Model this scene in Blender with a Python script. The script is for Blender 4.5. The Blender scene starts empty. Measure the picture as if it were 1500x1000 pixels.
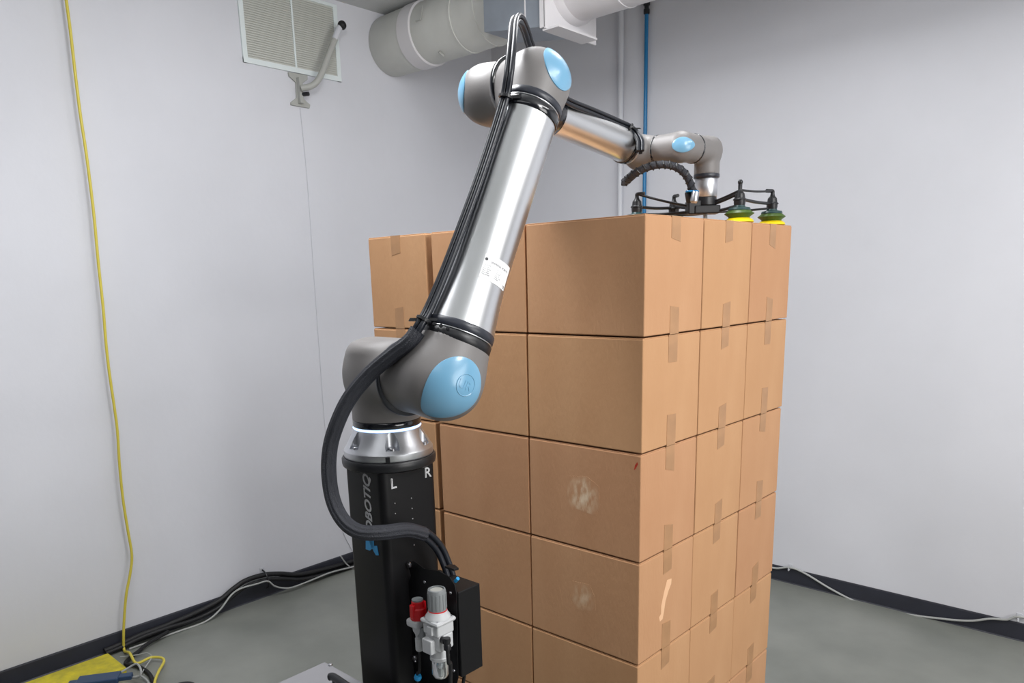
import bpy, math, random
import numpy as np
from mathutils import Vector, Matrix
random.seed(7)
scene = bpy.context.scene
COL = scene.collection

# ------------------------------------------------------------------ camera
F_PX, YAW, PITCH, ROLL = 1102.6615, 0.739448, 0.220251, -0.0258959
CAM = np.array([1.168361, -1.849608, 2.025052]); PPY = 654.870
_cy, _sy, _cp, _sp = math.cos(YAW), math.sin(YAW), math.cos(PITCH), math.sin(PITCH)
W_ = np.array([-_sy*_cp, _cy*_cp, -_sp]); _r = np.array([_cy, _sy, 0.0]); _u = np.cross(_r, W_)
R_ = math.cos(ROLL)*_r + math.sin(ROLL)*_u; U_ = -math.sin(ROLL)*_r + math.cos(ROLL)*_u
def ray(x, y): return W_ + R_*(x-750)/F_PX - U_*(y-PPY)/F_PX
def at(x, y, d): return CAM + ray(x, y)*d                       # pixel + depth -> world point
def on(axis, val, x, y):                                        # pixel on an axis-aligned plane
    v = ray(x, y); return CAM + v*((val-CAM[axis])/v[axis])
cd = bpy.data.cameras.new('camera'); cam = bpy.data.objects.new('camera', cd); COL.objects.link(cam)
cd.sensor_width = 36; cd.lens = F_PX/1500*36; cd.shift_y = (PPY-500)/1500; cd.clip_start = .02
M = Matrix(((R_[0], U_[0], -W_[0], CAM[0]), (R_[1], U_[1], -W_[1], CAM[1]), (R_[2], U_[2], -W_[2], CAM[2]), (0, 0, 0, 1)))
cam.matrix_world = M
scene.camera = cam

# ------------------------------------------------------------------ light
wd = bpy.data.worlds.new('world'); scene.world = wd; wd.use_nodes = True
wd.node_tree.nodes['Background'].inputs[0].default_value = (.8, .85, 1, 1)
wd.node_tree.nodes['Background'].inputs[1].default_value = .3
def area(name, loc, target, sx, sy, power, col=(1, 1, 1)):
    l = bpy.data.lights.new(name, 'AREA'); l.shape = 'RECTANGLE'; l.size = sx; l.size_y = sy; l.energy = power; l.color = col
    o = bpy.data.objects.new(name, l); COL.objects.link(o); o.location = loc
    d = Vector(target)-Vector(loc); o.rotation_euler = d.to_track_quat('-Z', 'Y').to_euler(); return o
area('tube_light', (2.3, .4, 3.55), (2.3, .4, 0), .35, 2.4, 78, (1, .985, .97))
area('tube_light', (1.0, -2.8, 3.55), (1.0, -2.8, 0), 2.6, .35, 12, (.97, .98, 1))
area('tube_light', (-1.0, -.5, 3.65), (-1.0, -.5, 0), .35, 2.2, 54, (.97, .98, 1))
area('side_light', (4.4, -.2, 1.9), (0, .4, 1.5), 2.4, 1.9, 92, (1, .99, .97))  # broad unseen area light from the right, no window is modelled
def fill_point(loc, r, power):  # unseen soft point fills, added to lift the upper walls and duct
    l = bpy.data.lights.new('fill_light', 'POINT'); l.energy = power; l.shadow_soft_size = r; l.color = (.98, .985, 1)
    o = bpy.data.objects.new('fill_light', l); COL.objects.link(o); o.location = loc
fill_point((1.9, -.5, 3.0), .2, 66); fill_point((-.7, -.5, 3.35), .2, 46); fill_point((-.3, 1.0, 3.6), .12, 22)
vs = scene.view_settings
vs.view_transform = 'Standard'; vs.look = 'None'; vs.gamma = 1; vs.use_curve_mapping = False; vs.exposure = 0.0

# ------------------------------------------------------------------ materials
def lin(c):
    return tuple(((v/255)/12.92 if v/255 <= .04045 else ((v/255+.055)/1.055)**2.4) for v in c)
def mat(name, rgb, rough=.5, metal=0, noise=0, nscale=8, bump=0, bscale=60, rgb2=None, stretch=None, coat=0, spec=None, emit=None, trans=0, alpha=None):
    m = bpy.data.materials.new(name); m.use_nodes = True; nt = m.node_tree; b = nt.nodes['Principled BSDF']
    c = (*lin(rgb), 1); b.inputs['Base Color'].default_value = c
    b.inputs['Roughness'].default_value = rough; b.inputs['Metallic'].default_value = metal
    if coat: b.inputs['Coat Weight'].default_value = coat; b.inputs['Coat Roughness'].default_value = .15
    if spec is not None: b.inputs['Specular IOR Level'].default_value = spec
    if trans: b.inputs['Transmission Weight'].default_value = trans; b.inputs['IOR'].default_value = 1.45
    if emit: b.inputs['Emission Color'].default_value = (*lin(rgb), 1); b.inputs['Emission Strength'].default_value = emit
    tc = nt.nodes.new('ShaderNodeTexCoord'); mp = nt.nodes.new('ShaderNodeMapping')
    nt.links.new(tc.outputs['Object'], mp.inputs[0])
    if stretch: mp.inputs['Scale'].default_value = stretch
    if noise or rgb2:
        n = nt.nodes.new('ShaderNodeTexNoise'); n.inputs['Scale'].default_value = nscale; n.inputs['Detail'].default_value = 6
        nt.links.new(mp.outputs[0], n.inputs['Vector'])
        mx = nt.nodes.new('ShaderNodeMix'); mx.data_type = 'RGBA'
        c2 = rgb2 or tuple(v*(1-noise) for v in rgb)
        mx.inputs[6].default_value = c; mx.inputs[7].default_value = (*lin(c2), 1)
        cr = nt.nodes.new('ShaderNodeValToRGB'); cr.color_ramp.elements[0].position = .35; cr.color_ramp.elements[1].position = .65
        nt.links.new(n.outputs[0], cr.inputs[0]); nt.links.new(cr.outputs[0], mx.inputs[0])
        nt.links.new(mx.outputs[2], b.inputs['Base Color'])
    if bump:
        n2 = nt.nodes.new('ShaderNodeTexNoise'); n2.inputs['Scale'].default_value = bscale; n2.inputs['Detail'].default_value = 4
        nt.links.new(mp.outputs[0], n2.inputs['Vector'])
        bp = nt.nodes.new('ShaderNodeBump'); bp.inputs['Strength'].default_value = bump; bp.inputs['Distance'].default_value = .01
        nt.links.new(n2.outputs[0], bp.inputs['Height']); nt.links.new(bp.outputs[0], b.inputs['Normal'])
    return m
M_wall = mat('wall_paint', (213, 214, 220), .75, noise=.03, nscale=1.2, bump=.08, bscale=25)
M_ceil = mat('ceiling_paint', (206, 208, 208), .8, noise=.05, nscale=2)
M_wall2 = mat('dark_unseen_wall', (90, 90, 94), .8, noise=.05, nscale=2)  # unseen walls, grey darkened to cut fill on the boxes and reflections
M_floor = mat('polished_concrete', (134, 136, 130), .32, rgb2=(118, 121, 115), nscale=2.2, bump=.04, bscale=12)
M_base = mat('rubber_baseboard', (44, 46, 56), .5, noise=.1)
M_kraft = [mat('kraft_cardboard_%s' % w, c, .8, rgb2=c2, nscale=5, bump=.12, bscale=90, stretch=(1, 1, .35)) for w, c, c2 in
           (('tan', (191, 146, 108), (184, 138, 100)), ('warm', (189, 143, 106), (182, 135, 98)), ('yellow', (192, 148, 108), (185, 140, 100)))]
M_flap = mat('cardboard_edge', (206, 168, 130), .85)
M_dark = mat('seam_shadow_gap', (120, 88, 62), .9)
M_tape = mat('packing_tape', (176, 133, 94), .45, noise=.06, nscale=20)
M_torn = mat('torn_paper_ply', (226, 182, 144), .9)
M_grey = mat('robot_grey_paint', (120, 117, 116), .45, bump=.02, bscale=300)
M_blue = mat('robot_blue_cap', (114, 166, 198), .28, coat=.3)
M_alu = mat('extruded_aluminium', (220, 222, 224), .3, 1)
M_cast = mat('machined_aluminium', (210, 212, 217), .38, 1)
M_black = mat('black_plastic', (24, 25, 29), .4, noise=.1)
M_ring = mat('dark_seal', (46, 49, 58), .35)
M_gloss = mat('black_gloss_band', (20, 22, 28), .15, coat=.6)
M_rubber = mat('black_rubber_hose', (32, 35, 42), .33)
M_sleeve = mat('braided_sleeve', (42, 44, 52), .5, bump=.5, bscale=400)
M_col = mat('black_powder_coat', (10, 10, 13), .5, spec=.3, bump=.05, bscale=400)
M_glow = mat('status_light', (170, 206, 255), .3, emit=2.6)
M_white = mat('white_print', (244, 244, 246), .5)
M_dull = mat('grey_print', (60, 62, 66), .5)
M_logo = mat('cyan_print', (40, 150, 210), .45)
M_steel = mat('zinc_screw', (190, 190, 194), .3, 1)
M_wplast = mat('white_plastic', (194, 196, 198), .4)
M_gplast = mat('grey_knob', (128, 132, 134), .4)
M_red = mat('red_knob', (205, 14, 26), .35)
M_clear = mat('clear_bowl', (215, 222, 226), .08, trans=.85)
M_duct = mat('duct_wrap', (206, 207, 202), .7, noise=.06, nscale=3, bump=.15, bscale=6)
M_ductg = mat('galvanised_sheet', (150, 158, 168), .4, .2, noise=.08, nscale=4)
M_ductw = mat('white_sheet', (214, 212, 214), .6)
M_vent = mat('vent_louvre', (206, 207, 200), .6)
M_ventf = mat('vent_frame', (222, 230, 230), .5)
M_mast = mat('grey_mast', (170, 171, 166), .5)
M_pvc = mat('white_pvc', (204, 206, 212), .4)
M_bline = mat('blue_air_line', (22, 112, 164), .35)
M_ycord = mat('yellow_cord', (206, 190, 74), .45)
M_yell = mat('yellow_foam', (214, 198, 38), .6, rgb2=(176, 164, 46), nscale=14, bump=.3, bscale=40)
M_wcord = mat('grey_white_cord', (166, 168, 166), .5)
M_bcord = mat('black_cord', (14, 14, 17), .6)
M_navy = mat('dark_blue_plastic', (44, 66, 96), .4)
M_cab = mat('cabinet_grey', (128, 128, 132), .5, noise=.04)
M_cupy = mat('yellow_suction', (240, 210, 10), .45)
M_cupg = mat('green_suction', (62, 88, 22), .4)
M_cupt = mat('teal_suction', (38, 66, 66), .4)
M_wood = mat('pallet_pine', (178, 146, 104), .7, noise=.2, nscale=4, stretch=(1, 12, 12))
M_mark = mat('red_mark', (176, 50, 30), .7)
# pale scuff on cardboard: patchy, real wear on the ply
def scuffed(name, base, base2, strength):
    m = mat(name, base, .85, rgb2=base2, nscale=5, bump=.12, bscale=90, stretch=(1, 1, .35)); nt = m.node_tree; b = nt.nodes['Principled BSDF']
    src = b.inputs['Base Color'].links[0].from_socket
    tc = nt.nodes.new('ShaderNodeTexCoord'); mp = nt.nodes.new('ShaderNodeMapping'); mp.inputs['Rotation'].default_value = (0, .6, 0); mp.inputs['Scale'].default_value = (1, 1, .45)
    n = nt.nodes.new('ShaderNodeTexNoise'); n.inputs['Scale'].default_value = 42; n.inputs['Detail'].default_value = 8
    nt.links.new(tc.outputs['Object'], mp.inputs[0]); nt.links.new(mp.outputs[0], n.inputs['Vector'])
    g = nt.nodes.new('ShaderNodeVectorMath'); g.operation = 'DISTANCE'; g.inputs[1].default_value = (.5, .5, .5); nt.links.new(tc.outputs['Generated'], g.inputs[0])
    fall = nt.nodes.new('ShaderNodeMapRange'); fall.inputs[1].default_value = .72; fall.inputs[2].default_value = .52; nt.links.new(g.outputs['Value'], fall.inputs[0])
    cr = nt.nodes.new('ShaderNodeValToRGB'); cr.color_ramp.elements[0].position = .42; cr.color_ramp.elements[1].position = .62; cr.color_ramp.elements[1].color = (strength,)*3+(1,)
    nt.links.new(n.outputs[0], cr.inputs[0]); mu = nt.nodes.new('ShaderNodeMath'); mu.operation = 'MULTIPLY'
    nt.links.new(cr.outputs[0], mu.inputs[0]); nt.links.new(fall.outputs[0], mu.inputs[1])
    mx = nt.nodes.new('ShaderNodeMix'); mx.data_type = 'RGBA'; nt.links.new(mu.outputs[0], mx.inputs[0]); nt.links.new(src, mx.inputs[6]); mx.inputs[7].default_value = (*lin((232, 214, 186)), 1)
    nt.links.new(mx.outputs[2], b.inputs['Base Color']); return m
# ------------------------------------------------------------------ helpers
def N(v): v = np.array(v, float); return v/np.linalg.norm(v)
Z = np.array([0, 0, 1.])
def wpos(o):
    p = np.zeros(3)
    while o: p += np.array(o.location); o = o.parent
    return p
class MB:
    def __init__(s): s.v = []; s.f = []
    def add(s, V, F):
        n = len(s.v); s.v += [tuple(map(float, p)) for p in V]; s.f += [tuple(i+n for i in f) for f in F]; return s
    def box(s, lo, hi, ax=None, o=(0, 0, 0)):
        A = np.eye(3) if ax is None else np.array(ax); o = np.array(o, float)
        V = [o + A[0]*(lo, hi)[i][0] + A[1]*(lo, hi)[j][1] + A[2]*(lo, hi)[k][2] for k in (0, 1) for j in (0, 1) for i in (0, 1)]
        return s.add(V, [(0, 2, 3, 1), (4, 5, 7, 6), (0, 1, 5, 4), (2, 6, 7, 3), (0, 4, 6, 2), (1, 3, 7, 5)])
    def lathe(s, prof, o=(0, 0, 0), ax=(0, 0, 1), n=48, cap=True):
        o = np.array(o, float); a = N(ax); t = N(np.cross(a, (0.3, 1, .2) if abs(a[1]) < .9 else (1, 0, .2))); b = np.cross(a, t)
        V = []; Fc = []
        for r, h in prof:
            for i in range(n):
                q = 2*math.pi*i/n; V.append(o + a*h + r*(math.cos(q)*t + math.sin(q)*b))
        for j in range(len(prof)-1):
            for i in range(n):
                k = (i+1) % n; Fc.append((j*n+i, j*n+k, (j+1)*n+k, (j+1)*n+i))
        if cap: Fc.append(tuple(range(n-1, -1, -1))); Fc.append(tuple((len(prof)-1)*n+i for i in range(n)))
        return s.add(V, Fc)
    def tube(s, pts, r, n=10, sub=8, offs=None, lobes=0, smooth=True):
        P_, T, A, B = frames(pts, sub if smooth else 1)
        V = []; Fc = []; m = len(P_)
        for j in range(m):
            rj = r(j/(m-1)) if callable(r) else r
            c = P_[j] + ((A[j]*offs[0] + B[j]*offs[1]) if offs else 0)
            for i in range(n):
                q = 2*math.pi*i/n; rr = rj*(1 + (.09*math.cos(lobes*q) if lobes else 0))
                V.append(c + rr*(math.cos(q)*A[j] + math.sin(q)*B[j]))
        for j in range(m-1):
            for i in range(n):
                k = (i+1) % n; Fc.append((j*n+i, j*n+k, (j+1)*n+k, (j+1)*n+i))
        Fc.append(tuple(range(n-1, -1, -1))); Fc.append(tuple((m-1)*n+i for i in range(n)))
        return s.add(V, Fc)
    def prism(s, poly, o, e1, e2, e3, h):                       # polygon in e1,e2 extruded h along e3
        o = np.array(o, float); n = len(poly)
        V = [o + e1*x + e2*y for x, y in poly] + [o + e1*x + e2*y + e3*h for x, y in poly]
        F_ = [tuple(range(n-1, -1, -1)), tuple(range(n, 2*n))] + [(i, (i+1) % n, (i+1) % n+n, i+n) for i in range(n)]
        return s.add(V, F_)
def frames(pts, sub=8):
    p = np.array(pts, float); out = []
    if sub > 1 and len(p) > 2:
        q = np.vstack([2*p[0]-p[1], p, 2*p[-1]-p[-2]])
        for i in range(1, len(q)-2):
            for t in np.linspace(0, 1, sub, endpoint=False):
                a, b, c, d = q[i-1:i+3]
                out.append(.5*((2*b)+(-a+c)*t+(2*a-5*b+4*c-d)*t*t+(-a+3*b-3*c+d)*t**3))
        out.append(p[-1]); p = np.array(out)
    T = np.gradient(p, axis=0); T /= np.linalg.norm(T, axis=1)[:, None]
    a = np.cross(T[0], (0, 0, 1.) if abs(T[0][2]) < .9 else (1., 0, 0)); a = N(a); A = [a]
    for j in range(1, len(p)):
        a = a - T[j]*np.dot(a, T[j]); a = N(a); A.append(a)
    A = np.array(A); return p, T, A, np.cross(T, A)
def obj(name, mb, m, parent=None, smooth=False, bevel=0, label=None, cat=None, group=None, kind=None, loc=None, angle=40, seg=2):
    me = bpy.data.meshes.new(name)
    off = wpos(parent) if parent is not None else (np.array(loc, float) if loc is not None else np.zeros(3))
    me.from_pydata([tuple(np.array(v)-off) for v in mb.v], [], mb.f); me.materials.append(m); me.update()
    if smooth:
        for p in me.polygons: p.use_smooth = True
        try: me.set_sharp_from_angle(angle=math.radians(angle))
        except Exception: pass
    o = bpy.data.objects.new(name, me); COL.objects.link(o)
    if parent is not None: o.parent = parent
    else: o.location = tuple(off)
    if bevel:
        b = o.modifiers.new('bevel', 'BEVEL'); b.width = bevel; b.segments = seg; b.limit_method = 'ANGLE'; b.angle_limit = math.radians(40)
    return tag(o, label, cat, group, kind)
def tag(o, label=None, cat=None, group=None, kind=None):
    if label: o['label'] = label
    if cat: o['category'] = cat
    if group: o['group'] = group
    if kind: o['kind'] = kind
    return o
def thing(name, label, cat, loc, group=None):
    o = bpy.data.objects.new(name, None); COL.objects.link(o); o.location = tuple(map(float, loc)); o.empty_display_size = .05
    return tag(o, label, cat, group)
def text_geo(s, size, extrude=.0006, shear=0, bold=0):
    c = bpy.data.curves.new('lettering', 'FONT'); c.body = s; c.size = size; c.extrude = extrude; c.shear = shear; c.offset = bold
    c.align_x = 'LEFT'; c.resolution_u = 4
    o = bpy.data.objects.new('lettering', c); COL.objects.link(o); dg = bpy.context.evaluated_depsgraph_get()
    me = bpy.data.meshes.new_from_object(o.evaluated_get(dg))
    V = [tuple(v.co) for v in me.vertices]; F_ = [tuple(p.vertices) for p in me.polygons]
    bpy.data.objects.remove(o); bpy.data.curves.remove(c); bpy.data.meshes.remove(me)
    return np.array(V), F_
def flat_text(mb, s, size, o, e1, e2, e3, **k):
    V, F_ = text_geo(s, size, **k); mb.add([np.array(o) + e1*v[0] + e2*v[1] + e3*v[2] for v in V], F_); return V[:, 0].max()

# ------------------------------------------------------------------ the room
XL, YR, ZC = -3.23, 2.85, 3.80
XR, YB = 4.6, -4.6
def struct(name, mb, m, **k): return obj(name, mb, m, kind='structure', **k)
struct('floor', MB().box((XL-.1, YB-.1, -.1), (XR+.1, YR+.1, 0)), M_floor)
struct('ceiling', MB().box((XL-.1, YB-.1, ZC), (XR+.1, YR+.1, ZC+.1)), M_ceil)
struct('wall_left', MB().box((XL-.1, YB, 0), (XL, YR, ZC)), M_wall)
struct('wall_right', MB().box((XL-.1, YR, 0), (XR+.1, YR+.1, ZC)), M_wall)
struct('wall_back', MB().box((XL-.1, YB-.1, 0), (XR+.1, YB, ZC)), M_wall2)
struct('wall_side', MB().box((XR, YB, 0), (XR+.1, YR, ZC)), M_wall2)
def baseboard(name, o, e1, en, L):
    prof = [(0, 0), (.014, 0), (.008, .006), (.006, .095), (.003, .103), (0, .103)]
    struct(name, MB().prism([(a, b) for a, b in prof], o, np.array(en, float), Z, np.array(e1, float), L), M_base)
baseboard('baseboard_left', (XL, YB, 0), (0, 1, 0), (1, 0, 0), YR-YB)
baseboard('baseboard_right', (XL, YR, 0), (1, 0, 0), (0, -1, 0), XR-XL)

# ------------------------------------------------------------------ cardboard boxes
BL, BW, BH = .4415, .337, .342
TOP = 6*BH+.14
def make_box(kraft):
    """origin at bottom centre, length along X, taped ends at +X and -X"""
    root = thing('cardboard_box', 'x', 'box', (0, 0, 0))
    lx, ly, lz = BL/2-.0028, BW/2-.0024, BH-.002
    obj('body', MB().box((-lx, -ly, .003), (lx, ly, lz-.003)), kraft, root, bevel=.003)
    for sgn in (-1, 1):
        y0, y1 = sorted((sgn*.0012, sgn*(ly-.002)))
        obj('flap', MB().box((-lx+.002, y0, lz-.0032), (lx-.002, y1, lz)), kraft, root, bevel=.001)
    for top in (1, 0):
        zt = lz+.0004 if top else .0001
        mb = MB(); w = .026
        a, b = .073+random.uniform(-.01, .01), .079+random.uniform(-.012, .012)
        if not top: a, b = b+.006, a+.01
        sg = -1 if top else 1
        mb.box((-lx-.0006, -w, min(zt, zt+sg*.0006)), (lx+.0006, w, max(zt, zt+sg*.0006)))
        for sx, ln in ((1, a), (-1, b)):
            j1, j2 = random.uniform(-.008, .008), random.uniform(-.008, .008)
            x0, x1 = sx*lx, sx*(lx+.0009)
            V = [(x, y, z) for x in (x0, x1) for y, z in ((-w, zt), (w, zt), (w, zt+sg*(ln+j1)), (-w, zt+sg*(ln+j2)))]
            mb.add(V, [(0, 1, 2, 3), (7, 6, 5, 4), (0, 4, 5, 1), (1, 5, 6, 2), (2, 6, 7, 3), (3, 7, 4, 0)])
        obj('tape_strip', mb, M_tape, root)
    return root
protos = [make_box(k) for k in (M_kraft*2)]
first = [True]*6
def copy_tree(o, parent=None):
    c = o.copy(); COL.objects.link(c)
    if parent: c.parent = parent
    for ch in o.children: copy_tree(ch, c)
    return c
stacks = [  # name in words, centre x, centre y, rotation
    ('nearest corner stack', -BL/2, BW/2, 0),
    ('middle stack of the brightly lit side', -BL/2, BW*1.5, 0),
    ('farthest right stack', -BL/2, BW*2.5, 0),
    ('wide-faced stack partly behind the robot arm', -BL*1.5, BW/2, 0),
    ('leftmost stack, taped end to camera', -2*BL-.018-BW/2, BL/2+.002, -math.pi/2)]
lev = ['top', 'second from the top', 'third from the top', 'fourth from the top', 'fifth from the top', 'bottom']
BOX = {}
for si, (nm, cx, cy, rz) in enumerate(stacks):
    for L in range(6):
        i = (si*2+L*5+si*L) % 6
        if first[i]: b = protos[i]; first[i] = False
        else: b = copy_tree(protos[i])
        jx, jy, jr = random.uniform(-.001, .001), random.uniform(-.0008, .0008), random.uniform(-.003, .003)
        lean = -.004*(L-2) if si != 4 else 0
        b.location = (cx+jx-(.006 if si == 4 else 0)+(-.0012*L if si in (0, 1, 2, 3) else 0), cy+jy + (0, -.001*L, -.002*L, 0, 0)[si], TOP-BH*(L+1)+.0006)
        if si == 4: jr -= .008*(2-min(L, 2))
        b.rotation_euler = (0, 0, rz+jr)
        b['label'] = 'brown cardboard box, %s of the %s' % (lev[L], nm)
        b['group'] = 'cardboard boxes stacked on the pallet'
        BOX[si, L] = b
for (si, L), s in {(0, 2): 'brown cardboard box with pale scuff and red mark, third down nearest corner', (0, 3): 'brown cardboard box with torn pale strip on lit end, fourth down nearest corner',
                   (4, 0): 'brown cardboard box at top left of pile, taped end beside a dark gap', (0, 0): 'brown cardboard box topmost at nearest corner, below the suction gripper',
                   (2, 0): 'narrow-looking brown cardboard box at top far right, under right yellow suction cup'}.items(): BOX[si, L]['label'] = s
KC = {'kraft_cardboard_tan': ((191, 146, 108), (184, 138, 100)), 'kraft_cardboard_warm': ((189, 143, 106), (182, 135, 98)), 'kraft_cardboard_yellow': ((192, 148, 108), (185, 140, 100))}
def scuff_for(b, st): return scuffed('scuffed_cardboard', *KC[[c for c in b.children if c.name.startswith('body')][0].data.materials[0].name], st)
def local_part(name, poly, m, box, plane):
    """thin irregular patch on a box face; polygon in box local coordinates"""
    mb = MB(); lx, ly = BL/2-.0028, BW/2-.0024
    if plane == 'x': o, e1, e2, e3 = np.array([lx, 0, 0]), np.array([0, 1., 0]), Z, np.array([1., 0, 0])
    else: o, e1, e2, e3 = np.array([0, -ly, 0]), np.array([-1., 0, 0]), Z, np.array([0, -1., 0])
    mb.prism(poly, o-e3*.0001, e1, e2, e3, .0004)
    me = bpy.data.meshes.new(name); me.from_pydata(mb.v, [], mb.f); me.materials.append(m)
    c = bpy.data.objects.new(name, me); COL.objects.link(c); c.parent = box; return c
local_part('scuff_mark', [(-.055, .12), (.02, .13), (.06, .11), (.062, .2), (.05, .235), (-.02, .245), (-.066, .22), (-.07, .16)], scuff_for(BOX[0, 2], .75), BOX[0, 2], 'y')['label'] = 'pale scuffed patch'
local_part('red_mark', [(-.194, .292), (-.2, .296), (-.208, .312), (-.206, .318), (-.198, .308)], M_mark, BOX[0, 2], 'y')['label'] = 'small red mark'
local_part('scuff_mark', [(-.055, .14), (.02, .12), (.05, .16), (.04, .22), (-.03, .225), (-.05, .19)], scuff_for(BOX[0, 3], .4), BOX[0, 3], 'y')['label'] = 'faint pale scuff'
local_part('torn_strip', [(-.040, .105), (-.046, .122), (-.034, .13), (-.034, .158), (-.018, .2), (.0, .236), (.028, .232), (.026, .214), (.010, .195), (-.008, .165), (-.016, .13), (-.024, .108)], M_torn, BOX[0, 3], 'x')['label'] = 'torn pale paper strip'
# pallet below the boxes
pal = thing('wooden_pallet', 'pine pallet on the floor under the stacked cardboard boxes', 'pallet', (-.6, .5, 0))
for i in range(7): obj('deck_board', MB().box((-1.24, .0+.152*i, .118), (0, .1+.152*i, .14)), M_wood, pal, bevel=.002)
for y in (0, .455, .92): obj('stringer', MB().box((-1.24, y, .02), (0, y+.09, .118)), M_wood, pal, bevel=.002)
for y in (0, .455, .92): obj('bottom_board', MB().box((-1.24, y, 0), (0, y+.09, .02)), M_wood, pal, bevel=.002)

# ------------------------------------------------------------------ robot kinematics
B = np.array([-.4824, -.5549, 1.5401]); q1, al, be, LU, LF = 1.492, 1.1192, -.1534, .2605, .043
er = np.array([math.cos(q1), math.sin(q1), 0]); el = np.array([math.sin(q1), -math.cos(q1), 0])
S = B+.2363*Z; a = math.cos(al)*er+math.sin(al)*Z; El = S+.862*a; b_ = math.cos(be)*er+math.sin(be)*Z
Wr = El+.7287*b_; W1 = Wr+.201*el; W2 = W1+.1593*er; FL = W2-.1543*Z
U0, Eo, Ei, Wi = S+LU*el, El+LU*el, El+LF*el, Wr+LF*el
def sd_cyl(p, c, ax, h0, h1, r, rd):
    ax = N(ax); q = p-c; h = q@ax; rad = np.linalg.norm(q-h[:, None]*ax, axis=1)
    dx = rad-(r-rd); dy = np.abs(h-(h0+h1)/2)-((h1-h0)/2-rd)
    return np.minimum(np.maximum(dx, dy), 0)+np.sqrt(np.maximum(dx, 0)**2+np.maximum(dy, 0)**2)-rd
def smin(x, y, k):
    h = np.maximum(k-np.abs(x-y), 0)/k; return np.minimum(x, y)-h*h*k*.25
def trace(sdf, c, D, off=0):
    t = np.full(len(D), .005)
    for _ in range(90):
        d = sdf(c+D*t[:, None]); t += np.clip(-d*.8, -.02, .02)
    return c+D*(t+off)[:, None]
def star(sdf, c, pole, nu=128, nv=80):
    pole = N(pole); e1 = N(np.cross(pole, (.31, .2, 1) if abs(pole[2]) < .9 else (1, .1, 0))); e2 = np.cross(pole, e1); D = [pole]
    for j in range(1, nv):
        t = math.pi*j/nv
        for i in range(nu):
            f = 2*math.pi*i/nu; D.append(math.cos(t)*pole+math.sin(t)*(math.cos(f)*e1+math.sin(f)*e2))
    D.append(-pole); V = trace(sdf, c, np.array(D)); F_ = []
    for i in range(nu): F_.append((0, 1+(i+1) % nu, 1+i)[::-1])
    for j in range(nv-2):
        for i in range(nu):
            k = (i+1) % nu; F_.append((1+j*nu+i, 1+(j+1)*nu+i, 1+(j+1)*nu+k, 1+j*nu+k))
    o = 1+(nv-2)*nu; e = len(D)-1
    for i in range(nu): F_.append((e, o+(i+1) % nu, o+i)[::-1])
    return MB().add(V, F_)
def egg_cap(sdf, c, n, p, Lp, Lb, Wd, off=.003, taper=.3):
    """cap over directions around n; p is the pointed side; Lp, Lb, Wd are angles in degrees"""
    n = N(n); p = N(np.array(p)-n*np.dot(p, n)); q = np.cross(n, p); nr, nt = 16, 64
    D = [n]; O = [off]
    for i in range(1, nr+1):
        rho = i/nr
        for k in range(nt):
            th = 2*math.pi*k/nt; ct, st = math.cos(th), math.sin(th)
            u = rho*ct*math.radians(Lp if ct > 0 else Lb); v = rho*st*math.radians(Wd)*(1-taper*max(ct, 0)**1.5)
            w = p*u+q*v; m = np.linalg.norm(w); D.append(n*math.cos(m)+w/m*math.sin(m))
            O.append(off if rho < .9 else (off*.8 if rho < .96 else -.004))
    V = trace(sdf, c, np.array(D), np.array(O)); F_ = [(0, 1+k, 1+(k+1) % nt) for k in range(nt)]
    for i in range(nr-1):
        for k in range(nt):
            m = (k+1) % nt; F_.append((1+i*nt+k, 1+(i+1)*nt+k, 1+(i+1)*nt+m, 1+i*nt+m))
    return MB().add(V, F_)
def joint(name, c, p1, l1, r1, p2, l2, r2, back1, back2, k=.03, rd=None, cap=None, parent=None):
    """T-shaped housing: port 1 along p1 and port 2 along p2, rounded closed ends behind both"""
    p1, p2 = N(p1), N(p2); rd = rd or r1*.62
    def sdf(p):
        # cylinder with rounded closed end at -back; port side is square
        A = np.maximum(sd_cyl(p, c, p1, -back1, l1+.5, r1, rd), ((p-c)@p1)-l1)
        Bq = np.maximum(sd_cyl(p, c, p2, -back2, l2+.5, r2, min(rd, r2*.9)), ((p-c)@p2)-l2)
        return smin(A, Bq, k)
    h = obj(name, star(sdf, c, -p1), M_grey, parent, smooth=True, angle=50)
    if cap:
        n, pd = cap[0], cap[1]
        co = obj('joint_cap', egg_cap(sdf, c, n, pd, *cap[2:]), M_blue, parent, smooth=True, label='light blue egg-shaped cap')
        return sdf, co
    return sdf, h
def ringp(name, c, ax, h0, h1, r, m, parent, bev=.002, n=64):
    return obj(name, MB().lathe([(r-bev, h0), (r, h0+bev), (r, h1-bev), (r-bev, h1)], c, ax, n), m, parent, smooth=True, angle=60)

BZ = B+Z*.014
arm = thing('robot_arm', 'six-joint grey and silver robot arm with light blue caps, on the black pedestal', 'robot', B)
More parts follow.
